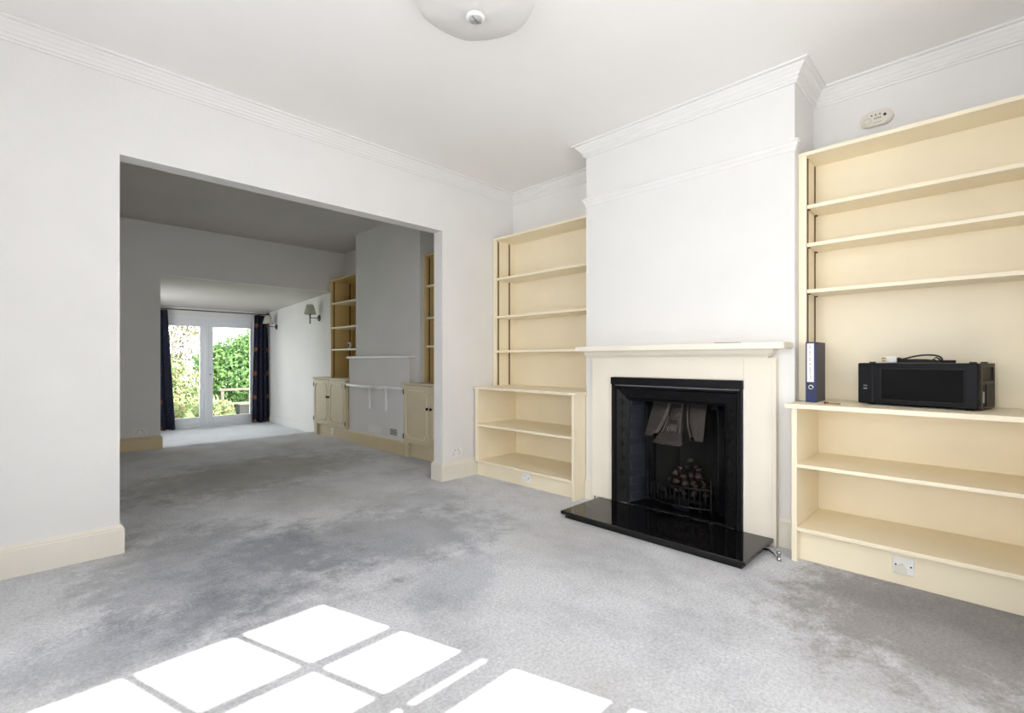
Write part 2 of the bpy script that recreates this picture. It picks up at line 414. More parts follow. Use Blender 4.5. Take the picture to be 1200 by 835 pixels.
# ---------------------------------------------------------------- trims
corn = [(-.01, -.10), (.010, -.10), (.014, -.088), (.022, -.086), (.024, -.075), (.019, -.071), (.030, -.062), (.034, -.05), (.041, -.046),
        (.054, -.030), (.062, -.024), (.066, -.014), (.087, -.011), (.087, .01), (-.01, .01)]
m = MB().sweep([(BL, YF), (XL, YF), (XL, 2.65), (-.75, 2.65), (-.75, YP), (XA, YP), (XA, YC2), (XC, YC2), (XC, YC1), (XA, YC1), (XA, YF), (BR, YF)], [(o, ZC+z) for o, z in corn])
struct('trim_1', m, M['moulding'])
rail = [(-.005, 2.385), (.006, 2.385), (.008, 2.405), (.016, 2.412), (.02, 2.432), (.028, 2.438), (.028, 2.446), (-.005, 2.450)]
m = MB().sweep([(XC+.012, YC2), (XC, YC2), (XC, YC1), (XC+.012, YC1)], rail)
struct('trim_2', m, M['moulding'])
skirt = [(-.005, .168), (.005, .168), (.010, .158), (.017, .152), (.017, .143), (.021, .139), (.021, -.005), (-.005, -.005)]
struct('baseboard_left', MB().sweep([(-.75, YP), (OX1, YP), (OX1, YP2), (MXL, YP2)], skirt), M['skirting'])
struct('baseboard_partition', MB().sweep([(3.05, YP2), (OX2, YP2), (OX2, YP), (3.138, YP)], skirt), M['skirting'])
struct('baseboard_chimney', MB().sweep([(XC, YC2), (XC, 2.246)], skirt).sweep([(XC, .899), (XC, YC1), (XA, YC1)], skirt), M['skirting'])
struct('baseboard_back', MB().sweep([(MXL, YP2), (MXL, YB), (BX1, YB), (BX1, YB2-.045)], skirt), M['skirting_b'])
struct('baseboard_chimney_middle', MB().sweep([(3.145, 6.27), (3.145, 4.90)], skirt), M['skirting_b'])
struct('baseboard_extension', MB().sweep([(EX, EY), (EX, YB2)], [(o, z*.8+EZ) for o, z in skirt]), M['moulding'])

# ---------------------------------------------------------------- French doors
door = MB()
door.box(DX0, DX0+.05, EY+.02, EY+.09, DZ0, DZ1, .004).box(DX1-.05, DX1, EY+.02, EY+.09, DZ0, DZ1, .004)
door.box(DX0+.05, DX1-.05, EY+.02, EY+.09, DZ1-.06, DZ1, .004).box(DX0+.05, DX1-.05, EY+.02, EY+.09, DZ0, DZ0+.05, .004)
door = struct('door_1', door, M['pvc'])
CX = (2.265+2.481)/2
def leaf(x0, x1, g0, g1):
    f = MB().box(x0, g0, EY+.012, EY+.075, DZ0+.05, DZ1-.06, .006).box(g1, x1, EY+.012, EY+.075, DZ0+.05, DZ1-.06, .006)
    f.box(g0, g1, EY+.012, EY+.075, DZ0+.05, .062, .006).box(g0, g1, EY+.012, EY+.075, 1.758, DZ1-.06, .006)
    lf = f.build('door_leaf', M['pvc'], door)
    MB().box(g0-.004, g1+.004, EY+.04, EY+.048, .058, 1.762).build('glass_pane', M['glass'], lf)
    return lf
leaf(DX0+.05, CX-.004, DX0+.11, 2.265)
r = leaf(CX+.004, DX1-.05, 2.481, 3.128)
MB().box(CX-.03, CX+.03, EY-.003, EY+.014, DZ0+.05, DZ1-.06, .005).build('meeting_strip', M['pvc'], door)
m = MB().box(2.412, 2.44, EY-.004, EY+.012, .82, 1.02, .004).tube([(2.426, EY-.002, .975), (2.426, EY-.04, .975), (2.44, EY-.045, .975), (2.53, EY-.045, .972)], .009)
m.build('door_handle', M['pvc'], r)
MB().lathe([(0, -.012), (.010, -.010), (.010, 0)], (2.426, EY-.002, .86), 12, 'y').build('lock_cylinder', M['dark'], r)

# ---------------------------------------------------------------- right alcove: base shelf unit
t = thing('base_shelf_unit', (3.3, .3, 0), 'low cream open shelf unit carrying the black computer, right of the fireplace', 'bookcase')
Y0, Y1 = -.20, .784; FX = 3.035; BX = 3.525
P = M['cream']
MB().box(FX, BX, .757, Y1, 0, .861, .002).build('side_panel', P, t)
MB().box(FX+.03, BX, Y0, Y0+.022, 0, .861, .002).build('side_panel', P, t)
MB().box(BX, BX+.012, Y0, Y1, 0, .861).build('back_panel', P, t)
MB().box(FX+.003, BX, Y0+.022, .757, .528, .548, .002).build('shelf', P, t)
MB().box(FX+.003, BX, Y0+.022, .757, .172, .194, .002).build('shelf', P, t)
MB().box(3.095, 3.112, Y0+.022, .757, 0, .172).build('plinth', P, t)
# the top bulges slightly forward towards its right-hand half
edge = [(3.22, .812), (3.012, .812)]
for k in range(13):
    y = .80 - k*(.80+.20)/12
    s_ = max(0, min(1, (.42-y)/.3)); s_ = s_*s_*(3-2*s_)
    edge.append((3.012 - .002*s_, y))
edge += [(BX, Y0), (BX, .78), (3.22, .78)]
m = MB().prism(edge, 'z', .861, .885)
bmesh.ops.bevel(m.bm, geom=[e for e in m.bm.edges if abs(e.verts[0].co.z-e.verts[1].co.z) < 1e-5], offset=.003, segments=2, affect='EDGES')
m.build('top_board', P, t)

# right alcove: tall upper bookcase
def strips(xa, xb, y, s_, z0, z1, par):
    for x in (xa, xb):
        MB().box(x-.008, x+.008, y, y+s_*.004, z0, z1).build('shelf_strip', M['brass'], par)
t = thing('wall_bookcase', (3.35, .3, .885), 'wide tall cream bookcase above the computer, right of the chimney breast', 'bookcase')
FX2 = 3.295
MB().box(FX2, BX, .772, .8145, .885, 2.358, .002).build('side_panel', P, t)
MB().box(FX2, BX, Y0, Y0+.022, .885, 2.358, .002).build('side_panel', P, t)
MB().box(FX2-.004, BX+.012, Y0+.0, .8145, 2.358, 2.380, .002).build('top_panel', P, t)
MB().box(BX, BX+.012, .337, .806, .885, 2.358).box(BX+.0015, BX+.012, .334, .337, .885, 2.358).box(BX, BX+.012, Y0, .334, .885, 2.358).build('back_panel', P, t)
for z in (2.062, 1.833, 1.554):
    sh = MB().box(FX2+.003, BX, Y0+.024, .769, z-.022, z, .002).build('shelf', P, t)
    for x in (FX2+.03, BX-.03):
        MB().box(x-.009, x+.009, .757, .7685, z-.027, z-.022).build('shelf_clip', M['dark'], sh)
        MB().box(x-.009, x+.009, Y0+.025, Y0+.037, z-.027, z-.022).build('shelf_clip', M['dark'], sh)
strips(FX2+.03, BX-.03, .772, -1, .89, 2.35, t)
strips(FX2+.03, BX-.03, Y0+.022, 1, .89, 2.35, t)

# ---------------------------------------------------------------- left alcove
t = thing('base_shelf_unit', (3.35, 3.0, 0), 'low cream open shelf unit between the opening and the fireplace', 'bookcase')
FX = 3.095; BX = 3.64; Y0, Y1 = 2.345, 3.612
MB().box(3.068, BX, Y0, Y0+.022, 0, .846, .002).build('side_panel', P, t)
MB().box(FX+.01, BX, 3.545, Y1-.022, .15, .846, .002).build('side_panel', P, t)
MB().box(BX, BX+.012, Y0, Y1-.022, 0, .846).build('back_panel', P, t)
MB().box(FX, BX, Y0+.022, 3.545, .487, .507, .002).build('shelf', P, t)
MB().box(FX, BX, Y0+.022, 3.575, .134, .155, .002).build('shelf', P, t)
MB().box(3.138, 3.154, Y0+.022, 3.59, 0, .134).build('plinth', P, t)
edge = [(3.225, 2.322), (3.055, 2.322), (3.055, 2.40), (3.085, 2.50), (3.09, 3.560), (3.10, 3.611), (BX, 3.611), (BX, 2.345), (3.225, 2.345)]
m = MB().prism(edge, 'z', .846, .868)
bmesh.ops.bevel(m.bm, geom=[e for e in m.bm.edges if abs(e.verts[0].co.z-e.verts[1].co.z) < 1e-5], offset=.003, segments=2, affect='EDGES')
m.build('top_board', P, t)

t = thing('wall_bookcase', (3.5, 3.0, .868), 'tall narrow cream bookcase in the corner left of the chimney breast', 'bookcase')
FX2 = 3.365
MB().box(FX2, BX, 3.572, 3.606, .868, 2.352, .002).build('side_panel', P, t)
MB().box(FX2, BX, Y0-.004, Y0+.018, .868, 2.352, .002).build('side_panel', P, t)
MB().box(FX2-.003, BX+.012, Y0-.004, 3.606, 2.352, 2.374, .002).build('top_panel', P, t)
MB().box(BX, BX+.012, Y0-.004, 3.606, .868, 2.352).build('back_panel', P, t)
for z in (1.966, 1.578, 1.228):
    MB().box(FX2+.003, BX, Y0+.02, 3.569, z-.022, z, .002).build('shelf', P, t)
strips(FX2+.04, BX-.075, 3.572, -1, .872, 2.345, t)
strips(FX2+.04, BX-.075, Y0+.018, 1, .872, 2.345, t)

# ---------------------------------------------------------------- fireplace: mantelpiece
t = thing('mantelpiece', (3.2, 1.57, 0), 'cream painted wooden mantelpiece round the black fireplace', 'mantelpiece')
Q = M['surround']; SX = 3.18
m = MB().box(SX, XC, 2.052, 2.246, .05, 1.145, .003).box(SX, XC, .902, 1.091, .0, 1.145, .003).box(SX, XC, 1.091, 2.052, 1.002, 1.145)
m.build('surround_panel', Q, t)
MB().box(SX-.006, SX+.01, .902, .925, .0, 1.13, .003).build('edge_bead', Q, t)
MB().box(SX-.004, SX+.01, 2.052, 2.060, .05, 1.005).build('edge_bead', M['white'], t)
MB().box(SX-.004, SX+.01, 1.083, 1.091, .05, 1.005).build('edge_bead', M['white'], t)
prof = [(0, 1.14), (.008, 1.14), (.012, 1.152), (.03, 1.16), (.045, 1.175), (.05, 1.19), (.05, 1.198), (0, 1.198)]
m = MB().sweep([(XC-.001, 2.246), (SX, 2.246), (SX, .958), (XC-.001, .958)], prof)
m.build('bed_moulding', Q, t)
cz = []
x0, y0, y1, rr = 3.025, .822, 2.300, .022
sh = [(XC-.001, y1), (x0+.006, y1), (x0, y1-.006)]
for k in range(7):
    a = k/6*PI/2; sh.append((x0+rr*(1-math.cos(a)), y0+rr*(1-math.sin(a))))
sh.append((XC-.001, y0))
m = MB().prism(sh, 'z', 1.198, 1.235)
bmesh.ops.bevel(m.bm, geom=[e for e in m.bm.edges if abs(e.verts[0].co.z-e.verts[1].co.z) < 1e-5], offset=.004, segments=2, affect='EDGES')
m.build('mantel_shelf', Q, t)
m = MB().box(3.10, 3.108, 1.08, 1.245, 1.235, 1.241, .002, rot=.0)
tag(m.build('stick', M['stick'], None), 'thin dark stick lying near the right end of the mantel shelf', 'stick')

# hearth
t = thing('hearth', (2.96, 1.55, 0), 'polished black granite hearth slab on the carpet before the fire', 'hearth')
MB().box(2.695, 3.178, .916, 2.178, .026, .05, .004).build('top_slab', M['granite'], t)
MB().box(2.715, 3.178, .94, 2.150, 0, .026).build('riser', M['granite'], t)

# cast-iron insert
t = thing('fireplace_insert', (3.2, 1.57, .05), 'black cast iron fireplace insert with tiled side and metal hood', 'fireplace')
I = M['iron']
FY0, FY1 = 1.092, 2.051
m = MB().box(3.150, 3.178, FY0-.004, FY1+.004, .945, 1.0, .004)                      # plain top ledge
m.box(3.157, 3.178, FY0, FY0+.018, .05, .945, .003).box(3.157, 3.178, FY1-.018, FY1, .05, .945, .003)
m.box(3.150, 3.176, FY0+.018, FY0+.028, .05, .935, .003).box(3.150, 3.176, FY1-.028, FY1-.018, .05, .935, .003).box(3.150, 3.176, FY0+.018, FY1-.018, .925, .935, .003)
# mitred hollow border leading in to the opening
def border(o0, x0, o1, x1):
    A = [(x0, FY1-o0, .05), (x0, FY1-o0, .953-o0), (x0, FY0+o0, .953-o0), (x0, FY0+o0, .05)]
    B = [(x1, FY1-o1, .05), (x1, FY1-o1, .953-o1), (x1, FY0+o1, .953-o1), (x1, FY0+o1, .05)]
    for i in range(3): m.quad(A[i], A[i+1], B[i+1], B[i])
border(.028, 3.152, .040, 3.172); border(.040, 3.172, .105, 3.196); border(.105, 3.196, .112, 3.188); border(.112, 3.188, .125, 3.20); border(.125, 3.20, .125, 3.24)
m.build('outer_frame', I, t)
# raised scrolls on the border
def scroll(yc, zc, r, dirn):
    pts = []
    for k in range(22):
        a = k/21*PI*3.0; q = r*(1-k/28)
        pts.append((3.182, yc+dirn*q*math.cos(a)*.55, zc+q*math.sin(a)))
    MB().tube(pts, .0035, 5).build('border_scroll', I, t)
for z in (.16, .27, .38, .49, .60, .71, .80):
    scroll(FY0+.072, z, .036, 1); scroll(FY1-.072, z, .036, -1)
for y in (1.30, 1.45, 1.60, 1.75, 1.88):
    pts = [(3.182, y+.05*math.cos(k/15*PI*2.4)*(1-k/24), .881+.022*math.sin(k/15*PI*2.4)*(1-k/24)) for k in range(16)]
    MB().tube(pts, .003, 5).build('border_scroll', I, t)
# splayed tile cheeks
IX, IYL, IYR = 3.385, 1.886, 1.258
for ya, yb in ((FY1-.125, IYL), (FY0+.125, IYR)):
    sgn = 1 if ya > yb else -1
    m = MB()
    m.prism([(3.20, ya), (IX, yb), (IX, yb+sgn*.012), (3.20, ya+sgn*.012)], 'z', .052, .83)
    m.build('tile_panel', M['tile'], t)
m = MB().quad((3.20, FY1-.125, .83), (3.20, FY0+.125, .83), (IX, IYR, .82), (IX, IYL, .82))
m.build('lintel_soffit', I, t)
m = MB()      # inner frame with fluted jambs
for yj, s_ in ((IYL, -1), (IYR, 1)):
    m.box(IX-.012, IX+.02, min(yj, yj+s_*.075), max(yj, yj+s_*.075), .05, .835, .003)
    for k in range(3): m.tube([(IX-.014, yj+s_*(.03+.013*k), .06), (IX-.014, yj+s_*(.03+.013*k), .82)], .005, 8)
m.box(IX-.012, IX+.02, IYR, IYL, .78, .835, .003)
m.box(3.20, IX+.02, IYR-.03, IYL+.03, .05, .056)
m.build('inner_frame', I, t)
m = MB()      # firebox
yl, yr = IYL-.07, IYR+.07
m.quad((IX+.02, yl, .05), (3.57, yl-.12, .05), (3.57, yl-.12, .90), (IX+.02, yl, .90))
m.quad((IX+.02, yr, .05), (3.57, yr+.12, .05), (3.57, yr+.12, .90), (IX+.02, yr, .90))
m.quad((3.57, yl-.12, .05), (3.57, yr+.12, .05), (3.57, yr+.12, .90), (3.57, yl-.12, .90))
m.quad((IX+.02, yl, .052), (3.57, yl-.12, .052), (3.57, yr+.12, .052), (IX+.02, yr, .052))
m.quad((IX+.02, yl, .90), (3.57, yl-.12, .90), (3.57, yr+.12, .90), (IX+.02, yr, .90))
m.build('firebox', M['soot'], t)
# hood: two flat wings and a flared bell in the middle
NS, NZ = 64, 34
hood = MB(); yc = 1.574
grid = []
def sm(a): a = max(0, min(1, a)); return a*a*(3-2*a)
def hood_pt(s_, v, lift=0):
    w = .30 + .30*v**2.2
    zb = .572 - .030*sm((w+.02-abs(s_))/.2)
    x = 3.305 - .088*v
    q = sm((w-abs(s_))/.12)
    x -= q*(.016+.022*v+.075*max(0, v-.55)**1.2)*(1.0+.5*math.sqrt(max(0, 1-(s_/w)**2)))
    x += .014*math.exp(-((abs(s_)-w-.04)/.04)**2)
    return (x-lift, yc+.010*v+s_*(.200+.020*v), .822+(zb-.822)*v)
for i in range(NZ+1):
    grid.append([hood.bm.verts.new(hood_pt(-1+2*j/NS, i/NZ)) for j in range(NS+1)])
for i in range(NZ):
    for j in range(NS):
        s_ = -1 + 2*(j+.5)/NS; v = (i+.5)/NZ; w = .30+.30*v**2.2
        if v > .92 and w+.02 < abs(s_) < w+.12: continue      # notches beside the bell
        f = hood.bm.faces.new((grid[i][j], grid[i][j+1], grid[i+1][j+1], grid[i+1][j])); f.smooth = True
bmesh.ops.solidify(hood.bm, geom=list(hood.bm.faces), thickness=.006)
hood = hood.build('hood', M['iron_sheen'], t)
def ridge(pts, rd): MB().tube([hood_pt(a_, b_, .002) for a_, b_ in pts], rd, 6).build('hood_relief', M['iron_sheen'], hood)
for k in range(5):
    ridge([(-.12+.06*k, .42), (-.125+.0625*k, .56), (-.13+.065*k, .70)], [.003, .0045, .003])
ridge([(.22, .20), (.14, .24), (.08, .30), (0, .32), (-.08, .30), (-.14, .24), (-.22, .20)], .004)
ridge([(.24, .15), (.24, .4), (.27, .6), (.30, .72)], .004)
ridge([(-.24, .15), (-.24, .4), (-.27, .6), (-.30, .72)], .004)
# bowed grate front
def bow(f): return 3.278 - .055*math.sin(PI*f)
GY0, GY1 = 1.335, 1.808
pt = lambda f, z: (bow(f), GY1+(GY1-GY0)*-f, z)
grate = MB()
grate.tube([pt(k/20, .238) for k in range(21)], .0075, 8).tube([pt(k/20, .105) for k in range(21)], .0075, 8)
for f in (0, 1):
    p = pt(f, 0); grate.tube([(p[0], p[1], .055), (p[0], p[1], .10), (p[0], p[1], .25), (p[0], p[1], .29), (p[0], p[1], .315)], [.009, .010, .008, .006, .001], 10)
    grate.lathe([(0, -.014), (.013, 0), (0, .014)], (p[0], p[1], .262), 12)
grate.box(3.29, 3.50, 1.40, 1.75, .12, .15)
grate.box(3.32, 3.34, 1.42, 1.44, .052, .12).box(3.32, 3.34, 1.71, 1.73, .052, .12).box(3.30, 3.34, 1.50, 1.62, .052, .12)
grate = grate.build('grate', I, t)
for k in range(1, 14):
    f = k/14; p = pt(f, 0)
    if k % 2: rd = [.004, .0045, .011, .0045, .004]
    else: rd = [.004]*5
    MB().tube([(p[0], p[1], .105), (p[0], p[1], .14), (p[0], p[1], .172), (p[0], p[1], .205), (p[0], p[1], .238)], rd, 6).build('grate_bar', I, grate)
# coals: single lumps
def lump(r, seed):
    rnd = random.Random(seed); b_ = bmesh.new()
    bmesh.ops.create_icosphere(b_, subdivisions=3, radius=r)
    ax = [Vector((rnd.uniform(-1, 1), rnd.uniform(-1, 1), rnd.uniform(-1, 1))).normalized() for _ in range(9)]
    for v in b_.verts:
        d = v.co.normalized(); k = 1.0
        for a in ax:
            q = d.dot(a)
            if q > .45: k = min(k, .56/q if q > .56 else k)
        v.co = d*r*k*(1+.05*rnd.uniform(-1, 1)); v.co.z *= .85
    for f in b_.faces: f.smooth = True
    me = bpy.data.meshes.new('coal'); b_.to_mesh(me); b_.free(); me.materials.append(M['coal']); return me
lumps = [lump(.029, s_) for s_ in range(5)]
spots = []
for z, rows in ((.182, ((3.335, 5, .145), (3.40, 4, .125), (3.462, 3, .08))), (.236, ((3.348, 5, .135), (3.410, 4, .11), (3.47, 3, .07))),
                (.290, ((3.372, 4, .10), (3.432, 3, .075))), (.340, ((3.395, 3, .065), (3.455, 2, .035))), (.386, ((3.425, 1, 0),))):
    for x, k, ra in rows:
        for i in range(k):
            y = 1.548 + (0 if k == 1 else (i/(k-1)-.5)*2*ra)
            spots.append((x+random.uniform(-.008, .008), y+random.uniform(-.013, .013), z+random.uniform(-.010, .010)))
first = None
for i, p in enumerate(spots):
    o = bpy.data.objects.new('coal', lumps[i % 5]); COL.objects.link(o)
    o.location = p; o.rotation_euler = (random.uniform(0, 6), random.uniform(0, 6), random.uniform(0, 6))
    q = random.uniform(.78, 1.12); o.scale = (q, q, q)
    tag(o, 'rough dark brown lump of coal heaped in the black fire grate', 'coal', 'coals heaped in the grate')

# gas pipe and elbow by the hearth
t = thing('gas_valve', (2.98, .83, 0), 'small chrome gas valve on the carpet beside the hearth', 'valve')
MB().tube([(3.05, .938, .018), (3.04, .90, .024), (3.01, .865, .02), (2.985, .84, .02)], .007, 10).build('pipe', M['chrome'], t)
MB().lathe([(0, 0), (.012, 0), (.012, .012), (.009, .015), (.009, .035), (.0125, .037), (.0125, .05), (.006, .054), (0, .054)], (2.98, .832, 0), 16).build('valve_body', M['chrome'], t)

# ---------------------------------------------------------------- things on the right shelf
ZS = .885
t = thing('lever_arch_file', (3.21, .728, ZS), 'blue and grey lever arch file standing at the left end of the shelf', 'file')
d0, d1, w0, w1 = 3.205, 3.42, .700, .7525
MB().box(d0, d1, w0, w0+.004, ZS, ZS+.35).box(d0, d1, w1-.004, w1, ZS, ZS+.35).build('cover_board', M['file_grey'], t)
m = MB().box(d0-.003, d0+.002, w0-.001, w1+.001, ZS, ZS+.35, .001)
sp = m.build('spine', M['file_blue'], t)
MB().box(d0-.0042, d0-.0028, w0+.011, w1-.007, ZS+.118, ZS+.342).build('spine_label', M['paper'], sp)
m = MB()
rnd = random.Random(3); z = ZS+.328
while z > ZS+.135:                      # a line of illegible writing running down the label
    h_ = rnd.choice((.006, .008, .011))
    m.box(d0-.0048, d0-.0041, .7255, .7255+rnd.choice((.004, .006, .008)), z-h_, z)
    z -= h_+rnd.choice((.003, .003, .003, .014))
m.build('writing', M['lightgrey'], sp)
m = MB().lathe([(.0085, -.002), (.0145, -.003), (.0145, .001), (.0085, .001)], (d0-.003, .7265, ZS+.088), 24, 'x')
m.build('finger_ring', M['chrome'], sp)
MB().lathe([(0, -.0012), (.0085, -.0012), (.0085, .001), (0, .001)], (d0-.003, .7265, ZS+.088), 20, 'x').build('finger_hole', M['dark'], sp)
MB().box(d0+.01, d1-.01, w0+.006, w1-.006, ZS+.01, ZS+.30).build('paper_stack', M['paper'], t)

t = thing('key', (3.14, .62, ZS), 'tiny trinket with a red end and tan stem lying between file and computer', 'trinket')
MB().tube([(3.125, .622, ZS+.005), (3.124, .60, ZS+.006), (3.123, .568, ZS+.005)], [.0035, .004, .0045], 8).build('stem', M['tan'], t)
m = MB().lathe([(0, -.008), (.008, -.003), (.008, .003), (0, .008)], (3.126, .640, ZS+.008), 12).lathe([(0, -.007), (.006, 0), (0, .007)], (3.13, .628, ZS+.007), 10)
m.build('red_end', M['red'], t)
t.name = 'trinket'

# computer, lying on its side, turned a little
ang = math.radians(-11.5)
t = thing('computer_case', (3.185, .028, ZS), 'black desktop computer case lying on its side on the shelf', 'computer', rz=ang)
W, D, HC, z0 = .497, .275, .222, ZS+.007
RX, RY = t.location.x, t.location.y
def cb(m_, a0, a1, b0, b1, c0, c1, bev=0):       # local box: a = depth, b = width to the left
    return m_.box(RX+a0, RX+a1, RY+b0, RY+b1, z0+c0, z0+c1, bev, rot=ang, about=(RX, RY, 0))
def cpart(name, m_, mm, par):
    o = m_.build(name, mm); o.parent = par; o.matrix_parent_inverse = parent_world(par).inverted(); return o
body = cpart('case_body', cb(MB(), .03, D, .004, W-.004, 0, HC, .004), M['pc_black'], t)
front = cpart('front_panel', cb(MB(), 0, .03, 0, W, 0, HC, .006), M['pc_black'], t)
# wide mesh window framed by a ridge
m = MB()
cb(m, -.005, .002, .045, W-.105, .022, .029, .001); cb(m, -.005, .002, .045, W-.105, HC-.034, HC-.027, .001)
cb(m, -.005, .002, .045, .052, .022, HC-.027, .001); cb(m, -.005, .002, W-.112, W-.105, .022, HC-.027, .001)
cpart('window_ridge', m, M['pc_frame'], front)
m = MB(); cb(m, -.002, .001, .052, W-.112, .029, HC-.034)
cpart('mesh_window', m, M['pc_panel'], front)
m = MB(); cb(m, -.003, .001, W-.045, W-.028, .095, .101); cb(m, -.003, .001, W-.045, W-.028, .078, .086)
cpart('front_ports', m, M['grey'], front)
m = MB(); cb(m, -.004, .004, W-.072, W-.068, .01, HC-.01); cpart('panel_groove', m, M['dark'], front)
m = MB()       # open right-hand end: metal rails, slots, a fan opening
cb(m, .03, D, -.003, .006, 0, .012); cb(m, .03, D, -.003, .006, HC-.02, HC); cb(m, .03, .06, -.003, .006, .012, HC-.02); cb(m, D-.02, D, -.003, .006, .012, HC-.02)
cb(m, .06, D-.02, -.002, .006, .118, .135); cb(m, .14, .16, -.002, .006, .012, .12)
rear = cpart('end_frame', m, M['pc_metal'], t)
m = MB(); cb(m, .07, .085, -.004, .0, .03, .085); cpart('port_plate', m, M['lightgrey'], rear)
m = MB(); cb(m, .165, D-.025, -.0025, .004, .015, .115); cb(m, .065, .135, -.0025, .004, .14, HC-.022); cpart('slot_cover', m, M['dark'], rear)
for a_, b_ in ((.05, .04), (.05, W-.05), (D-.04, .04), (D-.04, W-.05)):
    m = MB(); cb(m, a_-.014, a_+.014, b_-.014, b_+.014, -.007, 0, .002); cpart('foot', m, M['rubber'], t)
for a_, b_ in ((.03, .025), (D-.03, .03), (.03, W-.06)):
    m = MB(); cb(m, a_-.012, a_+.012, b_-.012, b_+.012, HC, HC+.007, .002); cpart('top_stud', m, M['rubber'], t)
# plug and lead coiled on top of the case
TZ = z0+HC
def loc(a, b_, c): v = Matrix.Rotation(ang, 3, 'Z') @ Vector((a, b_, 0)); return (RX+v.x, RY+v.y, TZ+c)
t = thing('power_lead', loc(.1, .3, 0), 'black power lead with a white three-pin plug on top of the computer', 'cable')
pts = [loc(.09, .332, .02), loc(.09, .31, .024), loc(.092, .27, .036), loc(.1, .225, .043), loc(.105, .185, .04), loc(.105, .165, .03), loc(.105, .160, .015), loc(.108, .17, .006), loc(.115, .2, .006), loc(.12, .25, .006)]
def spline(pts, n=6):
    P_ = [Vector(p) for p in pts]; out = []
    for i in range(len(P_)-1):
        a, b2, c, d = P_[max(i-1, 0)], P_[i], P_[i+1], P_[min(i+2, len(P_)-1)]
        for k in range(n):
            q = k/n
            out.append(.5*((2*b2)+(c-a)*q+(2*a-5*b2+4*c-d)*q*q+(3*b2-a-3*c+d)*q**3))
    out.append(P_[-1]); return out
coil = [loc(.13+.055*math.cos(a), .25+.135*math.sin(a), .0055+.006*int(k/18)) for k, a in ((k, k/18*2*PI) for k in range(46))]
m = MB().tube(spline(pts), .0042, 8).tube(coil, .0042, 8)
m.tube([loc(.08, .17, .007), loc(.082, .19, .02), loc(.083, .178, .03), loc(.083, .165, .022), loc(.082, .16, .01)], .0042, 8)
m.build('cord', M['rubber'], t)
plug = MB()
v0 = Matrix.Rotation(ang, 3, 'Z') @ Vector((.09, .366, 0))
plug.box(RX+v0.x-.02, RX+v0.x+.02, RY+v0.y-.024, RY+v0.y+.024, TZ+.002, TZ+.036, .006, rot=ang)
plug = plug.build('plug', M['plastic'], t)
m = MB()
for a_, c_ in ((.08, .026), (.098, .012), (.085, .012)):
    m.tube([loc(a_, .388, c_), loc(a_, .410, c_)], .0035, 6)
m.build('plug_pin', M['gold'], plug)
m = MB().tube([loc(.09, .344, .02), loc(.09, .325, .022)], [.011, .006], 10); m.build('strain_relief', M['rubber'], plug)

# ---------------------------------------------------------------- small wall fittings
# alarm above the right bookcase
t = thing('alarm', (XA, .478, 2.605), 'oval ivory alarm on the wall above the wide bookcase', 'alarm')
def stadium(yc, zc, hw_, hh, n=12):
    out = []
    for k in range(n+1): a = -PI/2+PI*k/n; out.append((yc+(hw_-hh)+hh*math.cos(a), zc+hh*math.sin(a)))
    for k in range(n+1): a = PI/2+PI*k/n; out.append((yc-(hw_-hh)+hh*math.cos(a), zc+hh*math.sin(a)))
    return out
m = MB().prism(stadium(.478, 2.605, .082, .046), 'x', XA-.032, XA)
bmesh.ops.bevel(m.bm, geom=[e for e in m.bm.edges if all(abs(v.co.x-(XA-.032)) < 1e-4 for v in e.verts)], offset=.008, segments=3, affect='EDGES')
m.build('alarm_body', M['plastic_ivory'], t)
AX = XA-.0325
m = MB().lathe([(.018, .001), (.0195, -.0015), (.0165, -.0015), (.0165, .001)], (AX, .522, 2.595), 24, 'x'); m.build('test_button', M['lightgrey'], t)
for y in (.500, .480, .460): MB().lathe([(0, -.001), (.004, -.001), (.004, .001)], (AX, y, 2.622), 12, 'x').build('indicator_light', M['dark'], t)
MB().lathe([(0, -.001), (.008, -.001), (.008, .001)], (AX, .436, 2.612), 16, 'x').build('sounder_hole', M['dark'], t)
m = MB()
for k in range(4): m.box(AX-.0008, AX+.0005, .488-k*.009-.006, .488-k*.009, 2.598, 2.606)
m.build('print', M['grey'], t); m = MB()
for k in range(5): m.box(AX-.0008, AX+.0005, .49-k*.008-.005, .49-k*.008, 2.574, 2.577)
m.build('print', M['grey'], t)
# flex outlet on the right plinth
PX = 3.095
t = thing('outlet_plate', (PX, .296, .1), 'white flex outlet plate on the plinth under the wide bookcase', 'outlet')
MB().box(PX-.008, PX, .254, .340, .056, .142, .003).build('plate', M['plastic'], t)
m = MB().prism([(.320, .060), (.324, .085), (.318, .100), (.305, .110), (.296, .108), (.285, .085), (.284, .066), (.292, .058)], 'x', PX-.022, PX-.007)
bmesh.ops.bevel(m.bm, geom=[e for e in m.bm.edges if all(abs(v.co.x-(PX-.022)) < 1e-4 for v in e.verts)], offset=.002, segments=2, affect='EDGES'); m.build('cord_cover', M['plastic_ivory'], t)
for y in (.327, .267): MB().lathe([(0, -.0095), (.004, -.0095), (.004, -.006)], (PX, y, .1), 12, 'x').build('screw', M['dark'], t)
